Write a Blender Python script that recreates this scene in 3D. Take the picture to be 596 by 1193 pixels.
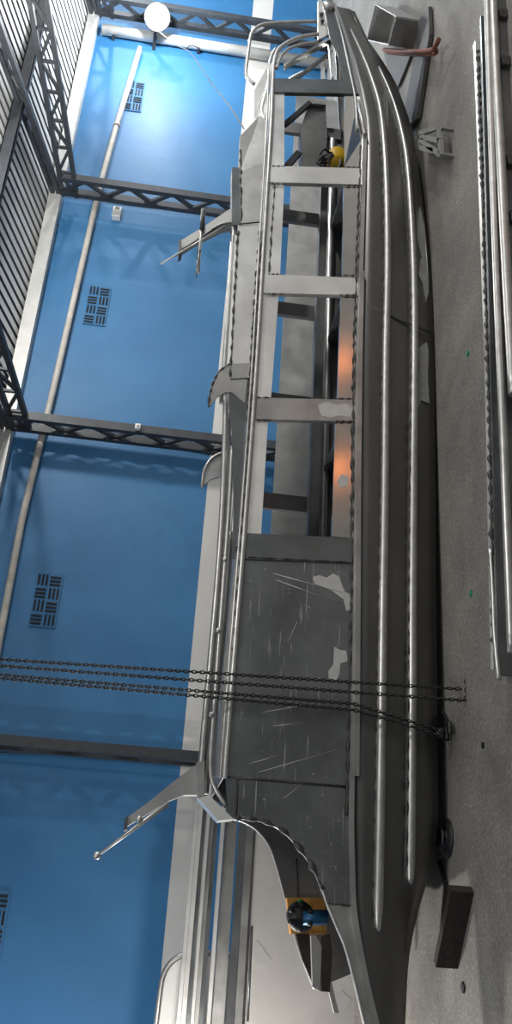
import bpy, math, random
import numpy as np
from mathutils import Vector, Matrix
random.seed(7)
sc = bpy.context.scene
for o in list(bpy.data.objects): bpy.data.objects.remove(o)

# ------------------------------------------------------------------ camera
FPX, CX, CY, EYE = 1050.0, 298.0, 596.5, 1.6
dX = np.array([144., -2136., FPX]); dX /= np.linalg.norm(dX)
cc = -(dX[0] + .112*dX[1])/dX[2]
dn = np.array([1., .112, cc]); dn /= np.linalg.norm(dn)
up = -dn
dY = np.cross(up, dX)
RW = np.array([dX, dY, up])                       # camera axes (right, down, forward) -> world
CAM = np.array([0., 0., EYE])
cam = bpy.data.cameras.new('camera'); co = bpy.data.objects.new('camera', cam); sc.collection.objects.link(co)
r_, d_, f_ = RW[:, 0], RW[:, 1], RW[:, 2]
m = Matrix.Identity(4)
for i in range(3):
    m[i][0] = r_[i]; m[i][1] = -d_[i]; m[i][2] = -f_[i]; m[i][3] = CAM[i]
co.matrix_world = m
cam.sensor_fit = 'AUTO'; cam.sensor_width = 36; cam.lens = FPX/1193*36
cam.clip_start = .05; cam.clip_end = 100
sc.camera = co

# ------------------------------------------------------------------ world, lamps, exposure
w = bpy.data.worlds.new('world'); sc.world = w; w.use_nodes = True
w.node_tree.nodes['Background'].inputs[0].default_value = (.55, .62, .7, 1)
w.node_tree.nodes['Background'].inputs[1].default_value = .3
def lamp(name, kind, loc, energy, color=(1, 1, 1), size=.2, target=None, size_y=None):
    l = bpy.data.lights.new(name, kind); l.energy = energy; l.color = color
    if kind == 'AREA':
        l.size = size
        if size_y: l.shape = 'RECTANGLE'; l.size_y = size_y
    else: l.shadow_soft_size = size
    o = bpy.data.objects.new(name, l); sc.collection.objects.link(o); o.location = loc
    if target is not None:
        o.rotation_euler = (Vector(target)-Vector(loc)).to_track_quat('-Z', 'Y').to_euler()
    return o
lamp('flood_light_beam', 'POINT', (11.95, 8.35, 2.6), 215, (.93, .97, 1), .08)
lamp('added_roof_fill', 'POINT', (15.2, 6.6, 3.75), 650, (.95, .98, 1), .1)  # unseen point light, added to brighten the roof sheets
lamp('high_bay_light', 'POINT', (7.2, 6.7, 4.0), 260, (1, .98, .94), .12)
lamp('yard_light', 'AREA', (13.2, .3, 3.4), 290, (1, .97, .92), .5, (3, 6, 1))
lamp('work_light', 'POINT', (-1.0, 5.95, 1.25), 115, (1, .95, .88), .06)
lamp('wall_light', 'POINT', (-2.4, 8.7, 2.3), 150, (.97, .98, 1), .1)
for x in (5.5, 4.25): lamp('added_warm_light', 'POINT', (x, 1.9, .08), 1.7, (1, .27, .05), .09)  # unseen warm lights added for the orange reflections in the bay strips
for i, x in enumerate((-1.0, 3.5, 8.0)):
    lamp('added_overhead_fill', 'AREA', (x, 1.2, 5.3), 90 if x < 0 else 130, (1, .97, .93), .35, (x, 3.2, 0), 2.6)  # unseen area lights added overhead as ambient fill
sc.view_settings.view_transform = 'Standard'; sc.view_settings.look = 'None'
sc.view_settings.gamma = 1; sc.view_settings.use_curve_mapping = False
sc.view_settings.exposure = 0.0
try: sc.cycles.use_denoising = True
except Exception: pass

# ------------------------------------------------------------------ helpers
def ray(x, y): return RW @ np.array([x-CX, y-CY, FPX])
def aty(x, y, Y):
    r = ray(x, y); return CAM + r*(Y/r[1])
def atz(x, y, z):
    r = ray(x, y); return CAM + r*((z-EYE)/r[2])
PLAN = np.array([(-3, 4.69), (4.0, 4.69), (4.6, 4.70), (5.2, 4.72), (5.7, 4.76), (6.2, 4.83), (6.7, 4.92), (7.2, 5.03), (7.7, 5.13), (9, 5.13)])
def yn(X): return float(np.interp(X, PLAN[:, 0], PLAN[:, 1]))
YC = 5.13
def side(x, y, off=0.):                            # a point on the boat's near side, off metres further in
    Y = 4.69
    for _ in range(25):
        p = aty(x, y, Y+off); Y = .5*Y+.5*yn(p[0])
    return aty(x, y, yn(p[0])+off)

class MB:
    def __init__(s): s.v = []; s.f = []; s.s = []
    def add(s, vs, fs, smooth=False):
        b = len(s.v); s.v += [tuple(map(float, p)) for p in vs]
        s.f += [tuple(b+i for i in f) for f in fs]; s.s += [smooth]*len(fs)
        return s
    def hexa(s, p):                                # 8 corners: 4 of one face then 4 of the opposite one
        return s.add(p, [(0, 3, 2, 1), (4, 5, 6, 7), (0, 1, 5, 4), (1, 2, 6, 5), (2, 3, 7, 6), (3, 0, 4, 7)])
    def box(s, lo, hi):
        (a, b, c), (d, e, f) = lo, hi
        return s.hexa([(a, b, c), (d, b, c), (d, e, c), (a, e, c), (a, b, f), (d, b, f), (d, e, f), (a, e, f)])
    def bar(s, p, q, w, h, upv=(0, 0, 1)):
        p, q = Vector(p), Vector(q); t = (q-p).normalized(); u = Vector(upv)
        if abs(t.dot(u)) > .95: u = Vector((1, 0, 0))
        a = t.cross(u).normalized()*w/2; b = a.cross(t).normalized()*h/2
        return s.hexa([p-a-b, p+a-b, p+a+b, p-a+b, q-a-b, q+a-b, q+a+b, q-a+b])
    def prism(s, poly, vec):
        n = len(poly); v = Vector(vec)
        vs = [Vector(p) for p in poly]+[Vector(p)+v for p in poly]
        fs = [tuple(range(n)), tuple(range(2*n-1, n-1, -1))]+[(i, i+n, (i+1) % n+n, (i+1) % n) for i in range(n)]
        return s.add(vs, fs)
    def tube(s, pts, r, n=10, closed=False, taper=None):
        P = [Vector(p) for p in pts]; k = len(P); vs = []; prev = None
        for i, p in enumerate(P):
            if closed: t = (P[(i+1) % k]-P[i-1]).normalized()
            else: t = (P[min(i+1, k-1)]-P[max(i-1, 0)]).normalized()
            if prev is None:
                a = t.orthogonal().normalized()
            else:
                a = prev-t*prev.dot(t)
                a = a.normalized() if a.length > 1e-6 else t.orthogonal().normalized()
            prev = a; b = t.cross(a)
            rr = r*(taper[i] if taper else 1)
            vs += [p+(a*math.cos(2*math.pi*j/n)+b*math.sin(2*math.pi*j/n))*rr for j in range(n)]
        fs = []
        for i in range(k if closed else k-1):
            for j in range(n):
                a0 = i*n; b0 = ((i+1) % k)*n
                fs.append((a0+j, a0+(j+1) % n, b0+(j+1) % n, b0+j))
        s.add(vs, fs, True)
        if not closed:
            b = len(s.v)-len(vs)
            s.f += [tuple(b+j for j in range(n-1, -1, -1)), tuple(b+(k-1)*n+j for j in range(n))]; s.s += [False, False]
        return s
    def lathe(s, c, prof, n=24, axis=(0, 0, 1)):
        ax = Vector(axis).normalized(); a = ax.orthogonal().normalized(); b = ax.cross(a); c = Vector(c); vs = []
        for r, h in prof: vs += [c+ax*h+(a*math.cos(2*math.pi*j/n)+b*math.sin(2*math.pi*j/n))*max(r, 1e-4) for j in range(n)]
        fs = [(i*n+j, i*n+(j+1) % n, (i+1)*n+(j+1) % n, (i+1)*n+j) for i in range(len(prof)-1) for j in range(n)]
        s.add(vs, fs, True); return s
    def blob(s, c, rx, ry, rz, nu=7, nv=5):
        c = Vector(c); vs = []; 
        for i in range(nv+1):
            ph = -math.pi/2+math.pi*i/nv
            for j in range(nu):
                th = 2*math.pi*j/nu
                vs.append(c+Vector((rx*math.cos(ph)*math.cos(th), ry*math.cos(ph)*math.sin(th), rz*math.sin(ph))))
        return s.add(vs, [(i*nu+j, i*nu+(j+1) % nu, (i+1)*nu+(j+1) % nu, (i+1)*nu+j) for i in range(nv) for j in range(nu)], True)
    def build(s, name, mat, parent=None, fix=True):
        me = bpy.data.meshes.new(name); me.from_pydata(s.v, [], s.f); me.validate()
        if len(me.polygons) == len(s.s): me.polygons.foreach_set('use_smooth', s.s)
        if fix:
            import bmesh
            bm = bmesh.new(); bm.from_mesh(me); bmesh.ops.recalc_face_normals(bm, faces=bm.faces); bm.to_mesh(me); bm.free()
        me.materials.append(mat)
        o = bpy.data.objects.new(name, me); sc.collection.objects.link(o)
        if parent is not None:
            o.parent = parent; o.matrix_parent_inverse = Matrix.Translation(parent.location).inverted()
        return o
def thing(name, label, cat, loc=(0, 0, 0), group=None):
    o = bpy.data.objects.new(name, None); sc.collection.objects.link(o); o.location = loc
    return tag(o, label, cat, group)
def tag(o, label, cat, group=None):
    o['label'] = label; o['category'] = cat
    if group: o['group'] = group
    return o
def struct(o): o['kind'] = 'structure'; return o
def smoothline(pts, n=6):                           # Catmull-Rom through 3D points
    P = [np.array(p, float) for p in pts]; out = []
    for i in range(len(P)-1):
        a, b, c, d = P[max(i-1, 0)], P[i], P[i+1], P[min(i+2, len(P)-1)]
        for k in range(n):
            t = k/n; out.append(.5*((2*b)+(-a+c)*t+(2*a-5*b+4*c-d)*t*t+(-a+3*b-3*c+d)*t**3))
    out.append(P[-1]); return out

# ------------------------------------------------------------------ materials
def mat(name, col, rough=.5, metal=0., var=.0, scale=6., bump=0., bscale=40., col2=None, stretch=(1, 1, 1), rvar=0., emit=None, detail=5.):
    M = bpy.data.materials.new(name); M.use_nodes = True; nt = M.node_tree; N = nt.nodes; L = nt.links
    b = N['Principled BSDF']; b.inputs['Roughness'].default_value = rough; b.inputs['Metallic'].default_value = metal
    b.inputs['Base Color'].default_value = (*col, 1)
    tc = N.new('ShaderNodeTexCoord'); mp = N.new('ShaderNodeMapping'); L.new(tc.outputs['Object'], mp.inputs[0]); mp.inputs['Scale'].default_value = stretch
    if var or col2:
        n = N.new('ShaderNodeTexNoise'); n.inputs['Scale'].default_value = scale; n.inputs['Detail'].default_value = detail; n.inputs['Roughness'].default_value = .65
        L.new(mp.outputs[0], n.inputs['Vector'])
        rp = N.new('ShaderNodeValToRGB'); rp.color_ramp.elements[0].position = .32; rp.color_ramp.elements[1].position = .68
        c2 = col2 or tuple(min(1, c*(1+var)) for c in col); c1 = col if col2 else tuple(c*(1-var) for c in col)
        rp.color_ramp.elements[0].color = (*c1, 1); rp.color_ramp.elements[1].color = (*c2, 1)
        L.new(n.outputs[0], rp.inputs[0]); L.new(rp.outputs[0], b.inputs['Base Color'])
        if rvar:
            mr = N.new('ShaderNodeMapRange'); mr.inputs['To Min'].default_value = rough-rvar; mr.inputs['To Max'].default_value = rough+rvar
            L.new(n.outputs[0], mr.inputs[0]); L.new(mr.outputs[0], b.inputs['Roughness'])
    if bump:
        n2 = N.new('ShaderNodeTexNoise'); n2.inputs['Scale'].default_value = bscale; n2.inputs['Detail'].default_value = 4
        L.new(mp.outputs[0], n2.inputs['Vector'])
        bp = N.new('ShaderNodeBump'); bp.inputs['Strength'].default_value = bump; bp.inputs['Distance'].default_value = .01
        L.new(n2.outputs[0], bp.inputs['Height']); L.new(bp.outputs[0], b.inputs['Normal'])
    if emit:
        b.inputs['Emission Color'].default_value = (*col, 1); b.inputs['Emission Strength'].default_value = emit
    return M
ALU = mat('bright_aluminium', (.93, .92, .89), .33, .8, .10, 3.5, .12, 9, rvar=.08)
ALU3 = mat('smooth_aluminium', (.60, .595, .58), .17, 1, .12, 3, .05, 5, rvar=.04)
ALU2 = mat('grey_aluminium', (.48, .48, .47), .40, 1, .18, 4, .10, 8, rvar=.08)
ALUD = mat('dull_dark_aluminium', (.19, .203, .21), .36, .9, .28, 2.2, .10, 6, rvar=.1)
HULLM = mat('hull_aluminium', (.165, .164, .16), .38, .95, .18, 1.6, .06, 5, stretch=(.5, 1, 1.5), rvar=.08)
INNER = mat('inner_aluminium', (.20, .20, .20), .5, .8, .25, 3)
TUBE = mat('tube_aluminium', (.52, .52, .51), .40, .9, .15, 14, .1, 30)
WELD = mat('weld_bead', (.07, .07, .07), .55, .6, .4, 30)
STAIN = mat('pale_etched_patch', (.62, .62, .60), .5, .7, .06, 20)
STAIN2 = mat('faint_etched_patch', (.30, .30, .29), .5, .9, .2, 12)
STEEL = mat('dark_painted_steel', (.035, .04, .047), .5, .1, .3, 8)
CHAIN = mat('chain_steel', (.05, .048, .046), .45, .7)
PALE = mat('pale_painted_pipe', (.50, .47, .42), .5, 0, .15, 8)
BEAM = mat('pale_eave_beam', (.55, .55, .53), .5, .2, .12, 4)
BLACK = mat('black_rubber', (.012, .012, .013), .5)
VENT = mat('dark_vent_slot', (.012, .016, .022), .9)
VENTF = mat('blue_grille_block', (.035, .15, .32), .7, 0, .1, 30)
WOODB = mat('dark_wet_wood', (.026, .017, .012), .65, 0, .35, 5, .2, 30, stretch=(1, 6, 6))
WOODY = mat('orange_plywood', (.55, .27, .055), .6, 0, .3, 6, stretch=(1, 1, 5))
WHITE = mat('white_plastic', (.75, .75, .73), .45)
PANELM = mat('pale_sheet', (.55, .55, .54), .5, .15, .08, 3)
SHEET = mat('pale_aluminium_sheet', (.35, .34, .33), .55, .15, .10, 2.5, stretch=(1, 1, 1))
SMUDGE = mat('grey_smudge', (.30, .30, .30), .6)
ROPE = mat('hemp_rope', (.22, .19, .15), .8)
YEL = mat('yellow_plastic', (.62, .40, .02), .45)
RED = mat('rust_red_strap', (.16, .045, .025), .7)
GREEN = mat('green_scrap', (.02, .28, .12), .6)
BLUEP = mat('blue_anodised', (.02, .10, .22), .4, .5)
ROOF = mat('roof_sheet', (.78, .79, .78), .5, 0, .05, 2)
TIN = mat('galvanised_sheet', (.36, .36, .35), .5, .8, .15, 5)
DARKS = mat('dark_oxide_sheet', (.06, .06, .06), .65, .2, .3, 4)
LED = mat('led_glass', (1, 1, 1), .3, emit=60)

# painted block wall: blue with a white stripe at breast height
def wall_mat():
    M = mat('blue_wall_with_white_stripe', (.05, .2, .4), .55, 0, 0, bump=.32, bscale=9)
    nt = M.node_tree; N = nt.nodes; L = nt.links; b = N['Principled BSDF']
    tc = N.new('ShaderNodeTexCoord'); sx = N.new('ShaderNodeSeparateXYZ'); L.new(tc.outputs['Object'], sx.inputs[0])
    n = N.new('ShaderNodeTexNoise'); n.inputs['Scale'].default_value = 1.3; n.inputs['Detail'].default_value = 6
    L.new(tc.outputs['Object'], n.inputs['Vector'])
    rp = N.new('ShaderNodeValToRGB'); L.new(n.outputs[0], rp.inputs[0])
    rp.color_ramp.elements[0].position = .3; rp.color_ramp.elements[1].position = .7
    rp.color_ramp.elements[0].color = (.021, .135, .31, 1); rp.color_ramp.elements[1].color = (.034, .17, .365, 1)
    g1 = N.new('ShaderNodeMath'); g1.operation = 'GREATER_THAN'; g1.inputs[1].default_value = .92; L.new(sx.outputs[2], g1.inputs[0])
    g2 = N.new('ShaderNodeMath'); g2.operation = 'LESS_THAN'; g2.inputs[1].default_value = 1.245; L.new(sx.outputs[2], g2.inputs[0])
    mu = N.new('ShaderNodeMath'); mu.operation = 'MULTIPLY'; L.new(g1.outputs[0], mu.inputs[0]); L.new(g2.outputs[0], mu.inputs[1])
    mx = N.new('ShaderNodeMixRGB'); L.new(mu.outputs[0], mx.inputs[0]); L.new(rp.outputs[0], mx.inputs[1]); mx.inputs[2].default_value = (.62, .61, .58, 1)
    L.new(mx.outputs[0], b.inputs['Base Color'])
    return M
WALL = wall_mat()
def floor_mat():
    M = mat('rough_concrete', (.2, .19, .175), .75, 0, 0, bump=.35, bscale=60)
    nt = M.node_tree; N = nt.nodes; L = nt.links; b = N['Principled BSDF']
    tc = N.new('ShaderNodeTexCoord')
    n = N.new('ShaderNodeTexNoise'); n.inputs['Scale'].default_value = 1.6; n.inputs['Detail'].default_value = 8; n.inputs['Roughness'].default_value = .7
    n2 = N.new('ShaderNodeTexNoise'); n2.inputs['Scale'].default_value = 52; n2.inputs['Detail'].default_value = 7; n2.inputs['Roughness'].default_value = .7
    for q in (n, n2): L.new(tc.outputs['Object'], q.inputs['Vector'])
    rp = N.new('ShaderNodeValToRGB'); L.new(n.outputs[0], rp.inputs[0])
    rp.color_ramp.elements[0].position = .3; rp.color_ramp.elements[1].position = .72
    rp.color_ramp.elements[0].color = (.145, .14, .13, 1); rp.color_ramp.elements[1].color = (.31, .295, .27, 1)
    r2 = N.new('ShaderNodeValToRGB'); L.new(n2.outputs[0], r2.inputs[0])
    r2.color_ramp.elements[0].position = .48; r2.color_ramp.elements[1].position = .74
    r2.color_ramp.elements[0].color = (.78, .78, .78, 1); r2.color_ramp.elements[1].color = (1.6, 1.6, 1.57, 1)
    mx = N.new('ShaderNodeMixRGB'); mx.blend_type = 'MULTIPLY'; mx.inputs[0].default_value = 1
    L.new(rp.outputs[0], mx.inputs[1]); L.new(r2.outputs[0], mx.inputs[2]); L.new(mx.outputs[0], b.inputs['Base Color'])
    return M
FLOOR = floor_mat()
def scratched():
    M = mat('scratched_dark_plate', (.21, .222, .228), .34, .9, .3, 2.0, .10, 6, rvar=.1)
    nt = M.node_tree; N = nt.nodes; L = nt.links; b = N['Principled BSDF']; src = b.inputs['Base Color'].links[0].from_socket
    tc = N.new('ShaderNodeTexCoord'); fac = None
    for rot, sc_, th in ((.25, (3, 1, 90), .70), (-1.2, (4, 1, 110), .715), (.0, (40, 40, 40), .74)):
        mp = N.new('ShaderNodeMapping'); mp.inputs['Rotation'].default_value = (0, rot, 0); mp.inputs['Scale'].default_value = sc_
        L.new(tc.outputs['Object'], mp.inputs[0])
        n = N.new('ShaderNodeTexNoise'); n.inputs['Scale'].default_value = 1; n.inputs['Detail'].default_value = 2; L.new(mp.outputs[0], n.inputs['Vector'])
        r = N.new('ShaderNodeMapRange'); r.inputs['From Min'].default_value = th-.02; r.inputs['From Max'].default_value = th+.03; L.new(n.outputs[0], r.inputs[0])
        if fac is None: fac = r.outputs[0]
        else:
            a = N.new('ShaderNodeMath'); a.operation = 'MAXIMUM'; L.new(fac, a.inputs[0]); L.new(r.outputs[0], a.inputs[1]); fac = a.outputs[0]
    mx = N.new('ShaderNodeMixRGB'); L.new(fac, mx.inputs[0]); L.new(src, mx.inputs[1]); mx.inputs[2].default_value = (.55, .56, .57, 1)
    L.new(mx.outputs[0], b.inputs['Base Color']); return M
SCR = scratched()
GREYW = mat('pale_rendered_wall', (.58, .58, .57), .8, 0, .12, 2)

# ------------------------------------------------------------------ the building
X0, X1, Y0, YW = -5.0, 18.0, -4.0, 9.5
SL = .225
def roofz(Y): return 3.75+SL*(YW-Y)
struct(MB().box((X0, Y0, -.2), (X1, YW, 0)).build('floor', FLOOR))
struct(MB().box((X0, YW, 0), (X1, YW+.2, 3.9)).build('wall_back', WALL))
struct(MB().box((X1, Y0, 0), (X1+.2, YW+.2, 7)).build('wall_right', WALL))
struct(MB().box((X0-.2, Y0, 0), (X0, YW+.2, 7)).build('wall_left', WALL))
struct(MB().box((X0, Y0-.2, 0), (X1, Y0, 7)).build('wall_front', GREYW))
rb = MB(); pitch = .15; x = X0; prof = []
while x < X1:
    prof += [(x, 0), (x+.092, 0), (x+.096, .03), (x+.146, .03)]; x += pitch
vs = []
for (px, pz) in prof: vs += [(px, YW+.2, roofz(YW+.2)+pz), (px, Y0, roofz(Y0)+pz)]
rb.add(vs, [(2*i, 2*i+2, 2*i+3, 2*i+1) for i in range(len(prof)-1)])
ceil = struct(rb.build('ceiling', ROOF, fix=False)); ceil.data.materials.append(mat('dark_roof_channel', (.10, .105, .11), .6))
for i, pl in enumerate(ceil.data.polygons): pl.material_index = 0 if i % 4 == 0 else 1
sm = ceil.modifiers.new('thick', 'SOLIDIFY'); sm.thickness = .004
struct(MB().box((X0, 9.36, 3.58), (X1, 9.5, 3.745)).build('trim_1', BEAM))
for k, Y in enumerate((8.0, 6.2, 4.4)):
    z = roofz(Y)-.01
    tag(MB().box((X0, Y-.05, z-.14), (X1, Y-.04, z)).box((X0, Y-.05, z-.14), (X1, Y+.03, z-.13)).box((X0, Y-.05, z-.012), (X1, Y+.03, z)).build('roof_purlin', STEEL),
        ['dark steel purlin nearest the blue wall, under the corrugated roof', 'dark steel purlin second from the blue wall under the roof', 'dark steel purlin third from the blue wall under the roof'][k], 'purlin', 'purlins under the corrugated roof')

# lattice columns on the wall, each with the tie beam and rafter it carries
COLX = [12.78, 9.07, 5.36, 1.72]
CNAME = ['dark lattice steel column behind the lit flood lamp at the far end', 'dark lattice steel column beside the grey junction box, behind the forked boat arm',
         'dark lattice steel column with a small white sensor box on it', 'dark lattice steel column behind the boat arm nearest the stern']
def lattice_column(X, lab):
    t = thing('lattice_column', lab, 'column', (X, 9.3, 0), 'lattice columns along the blue wall')
    for Y in (9.08, 9.33):
        MB().box((X-.05, Y-.035, 0), (X+.05, Y+.035, 3.6)).build('chord', STEEL, t)
    n = 12; h = 3.5/n
    for i in range(n):
        a, b = (9.10, 9.31) if i % 2 else (9.31, 9.10)
        MB().bar((X, a, .05+i*h), (X, b, .05+(i+1)*h), .05, .04, (1, 0, 0)).build('brace', STEEL, t)
    MB().box((X-.14, 9.06, 0), (X+.14, 9.49, .02)).build('base_plate', STEEL, t)
for X, l in zip(COLX, CNAME): lattice_column(X, l)
def truss(name, lab, cat, group, X, top, bot, n, w=.06):
    # top/bot: (Y, z) of both ends of the chords
    t = thing(name, lab, cat, (X, top[0][0], top[0][1]), group)
    def at(c, s): return (X, c[0][0]+(c[1][0]-c[0][0])*s, c[0][1]+(c[1][1]-c[0][1])*s)
    for c in (top, bot): MB().bar(at(c, 0), at(c, 1), w, .055).build('chord', STEEL, t)
    for i in range(n):
        a = at(top if i % 2 else bot, i/n); b = at(bot if i % 2 else top, (i+1)/n)
        MB().bar(a, b, w*.6, .035, (1, 0, 0)).build('brace', STEEL, t)
        MB().bar(at(top, (i+.999)/n), at(bot, (i+.999)/n), w*.6, .03, (1, 0, 0)).build('strut', STEEL, t)
    return t
wh = ['the far end column beyond the flood lamp', 'the column beside the grey junction box', 'the column with the white sensor box', 'the column nearest the boat stern']
for X, s in zip(COLX, wh):
    truss('tie_beam', 'dark flat lattice tie beam springing from '+s, 'beam', 'lattice tie beams', X, ((9.4, 3.57), (2.0, 4.05)), ((9.4, 3.38), (2.0, 3.86)), 18)
    truss('roof_rafter', 'dark sloping lattice rafter under the roof above '+s, 'rafter', 'lattice roof rafters', X, ((9.4, 3.74-.05), (-3.8, 3.64+SL*13.2)), ((9.35, 3.62), (-3.8, 3.34+SL*13.2)), 22, .08)

# pale conduit along the wall, rain pipe, vents, boxes, wires
pts = [aty(x_, y_, 9.435) for x_, y_ in ((163, 56), (136, 145), (115, 222), (63, 450), (52, 495), (25, 608), (3.6, 722))]
pts.append(pts[-1]+(pts[-1]-pts[-2])*2.2)
t = thing('conduit', 'long pale conduit running along the blue wall through the columns', 'pipe', pts[0])
MB().tube(pts, .040, 12).build('pipe', PALE, t)
for i in (1, 2, 4): MB().tube([pts[i]+(pts[i+1]-pts[i])*.0, pts[i]+(pts[i+1]-pts[i])*.03], .05, 12).build('coupling', PALE, t)
t = thing('rain_pipe', 'pale vertical pipe on the wall beside the far column', 'pipe', (12.5, 9.405, 0))
MB().tube([(12.5, 9.405, 0), (12.5, 9.405, 3.5)], .08, 14).build('pipe', BEAM, t)
for z in (.6, 2.0, 3.3): MB().box((12.4, 9.405, z), (12.6, 9.499, z+.04)).build('clamp', STEEL, t)
vl = ['basket-weave wall grille high beside the flood lamp', 'basket-weave wall grille between the two middle columns, below the junction box', 'basket-weave wall grille past the sensor-box column towards the stern', 'basket-weave wall grille nearest the camera, cut by the picture edge']
for vx, l in zip((11.27, 7.37, 3.33, .09), vl):
    t = thing('wall_grille', l, 'vent', (vx, 9.5, 2.73), 'grilles along the blue wall')
    MB().box((vx-.31, 9.485, 2.73), (vx+.31, 9.5, 3.02)).build('block', VENTF, t)
    g = MB()
    for sx in range(4):
        for sy in range(2):
            ox = vx-.30+sx*.152; oz = 2.738+sy*.14
            for k in range(3):
                if (sx+sy) % 2: g.box((ox+.012+k*.043, 9.478, oz+.012), (ox+.036+k*.043, 9.487, oz+.128))
                else: g.box((ox+.012, 9.478, oz+.014+k*.042), (ox+.136, 9.487, oz+.036+k*.042))
    g.build('slot', VENT, t)
p = aty(136, 248, 9.45)
t = thing('junction_box', 'small grey junction box on the blue wall below the conduit', 'box', p)
MB().box((p[0]-.09, 9.42, p[2]-.055), (p[0]+.09, 9.5, p[2]+.055)).build('body', WHITE, t)
MB().box((p[0]-.07, 9.41, p[2]-.045), (p[0]+.0, 9.422, p[2]+.045)).build('cover', PANELM, t)
MB().box((p[0]+.03, 9.41, p[2]-.03), (p[0]+.075, 9.422, p[2]+.03)).build('socket', SMUDGE, t)
p = aty(161, 496, 9.1)
p[0] = 5.36
t = thing('motion_sensor', 'tiny white sensor box on the middle column', 'sensor', (p[0], 9.045, p[2]))
MB().box((p[0]-.03, 8.99, p[2]-.03), (p[0]+.03, 9.046, p[2]+.03)).build('housing', WHITE, t)
MB().lathe((p[0], 8.99, p[2]), [(.022, 0), (.018, -.012), (0, -.02)], 10, (0, 1, 0)).build('lens', WHITE, t)
def wire(lab, pix, Y, r=.007, m=BLACK):
    return tag(MB().tube(smoothline([aty(x_, y_, Y[i] if isinstance(Y, tuple) else Y) for i, (x_, y_) in enumerate(pix)], 4), r, 6).build('cable', m), lab, 'cable')
wire('thin black cable down the wall just past the middle column', [(55, 503), (120, 510), (180, 518), (255, 531)], 9.488)
wire('thin black cable down the wall beside the column nearest the stern', [(0, 876), (60, 879), (130, 884), (228, 893)], 9.488)
wire('thin cable down the wall below the grey junction box column', [(112, 228), (135, 236), (200, 243), (266, 246)], 9.494, .006, STEEL)
wire('thin pale rope slanting from the flood lamp down to the boat', [(180, 33), (205, 52), (222, 62), (245, 95), (266, 122), (284, 150)], (8.9, 8.4, 7.9, 6.9, 5.9, 4.85), .005, ROPE)
wire('short pale rope tail hanging off the slanting rope', [(217, 57), (222, 53), (232, 56)], 7.9, .007, ROPE)

# flood lamp
L0 = Vector(aty(183, 20, 9.0)); aim = (Vector((0, 0, 1.2))-L0).normalized()
t = thing('flood_lamp', 'glaring white flood lamp high on the blue wall at the far end', 'lamp', L0)
MB().lathe(L0, [(0, -.13), (.07, -.13), (.09, -.05), (.19, -.01), (.20, .03), (.185, .03), (.18, 0), (0, 0)], 28, aim).build('housing', STEEL, t)
MB().lathe(L0, [(.178, .012), (.1, .03), (0, .034)], 28, aim).build('lens', LED, t)
MB().bar(L0-aim*.1, (L0[0]-.06, 9.5, L0[2]+.03), .05, .05).build('bracket', STEEL, t)

# ------------------------------------------------------------------ the boat
boat = thing('boat_hull', 'long narrow unpainted aluminium boat hull with open side bays, under construction', 'boat', (3.5, YC, 0))
def B(mb, name, m_, label=None, parent=None):
    o = mb.build(name, m_, parent or boat)
    if label: o['label'] = label
    return o
def line(pix, off=0.): return [side(x_, y_, off) for x_, y_ in pix]
def mirror(pts): return [np.array((p[0], 2*YC-p[1], p[2])) for p in pts]
RAIL = [(388, 6), (398, 32), (408, 66), (417, 102), (423, 135), (424, 170), (423, 205), (420, 300), (416.5, 400), (415, 500), (414, 600), (412, 750), (410, 850), (408, 950), (409, 1010), (411, 1060), (419, 1110), (428, 1155), (438, 1195)]
BOT = [(396, -2), (415, 28), (438, 60), (460, 95), (480, 150), (490, 220), (498, 285), (503, 350), (505.5, 420), (507, 600), (509, 820), (510, 955), (505, 1003), (490, 1050), (481, 1085), (475, 1120), (471, 1195)]
rail = line(RAIL); bot = line(BOT, .05)
rail.append(np.array((-.55, 4.69, rail[-1][2]-.04))); bot.append(np.array((-.55, 4.74, bot[-1][2]+.05)))
def zat(L, X):
    xs = np.array([p[0] for p in L])[::-1]; zs = np.array([p[2] for p in L])[::-1]
    return float(np.interp(X, xs, zs))
xs = np.concatenate([np.linspace(-.55, 1.2, 24), np.linspace(1.3, 5, 16), np.linspace(5.2, min(rail[0][0], bot[0][0]), 20)])
def hull(flip, aft=None):
    h = MB(); vs = []; n = 7
    XS = [X for X in xs if aft is None or X >= aft]
    for X in XS:
        zr, zb = zat(rail, X), zat(bot, X)
        half = max(0., YC-yn(X))
        for k in range(n):
            s_ = k/(n-1); off = .006+.05*s_*s_
            Y = YC-max(half-off, 0.012)
            vs.append((X, (2*YC-Y) if flip else Y, zr+(zb-zr)*s_))
    fs = [(i*n+k, (i+1)*n+k, (i+1)*n+k+1, i*n+k+1) for i in range(len(XS)-1) for k in range(n-1)]
    h.add(vs, fs, True)
    return h
for fl in (0, 1):
    o = B(hull(fl, None if fl == 0 else .2), 'hull_side', HULLM)
    o.modifiers.new('thick', 'SOLIDIFY').thickness = .005
h = MB(); vs = []; xb = [X for X in xs if X >= .2]
for X in xb:
    zb = zat(bot, X); half = max(YC-yn(X)-.056, .012)
    vs += [(X, YC-half, zb), (X, YC, max(.015, zb-.05)), (X, YC+half, zb)]
h.add(vs, [(3*i+k, 3*i+3+k, 3*i+4+k, 3*i+1+k) for i in range(len(xb)-1) for k in (0, 1)], True)
B(h, 'bottom_plate', HULLM).modifiers.new('thick', 'SOLIDIFY').thickness = .006
# stem bar
st = [(p[0]+.0, YC, p[2]) for p in bot[:4]]
B(MB().tube(smoothline([(rail[0][0]+.02, YC, rail[0][2]+.1)]+[(bot[0][0]+.0, YC, bot[0][2])], 4), .016, 8), 'stem_bar', ALU2)
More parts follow.
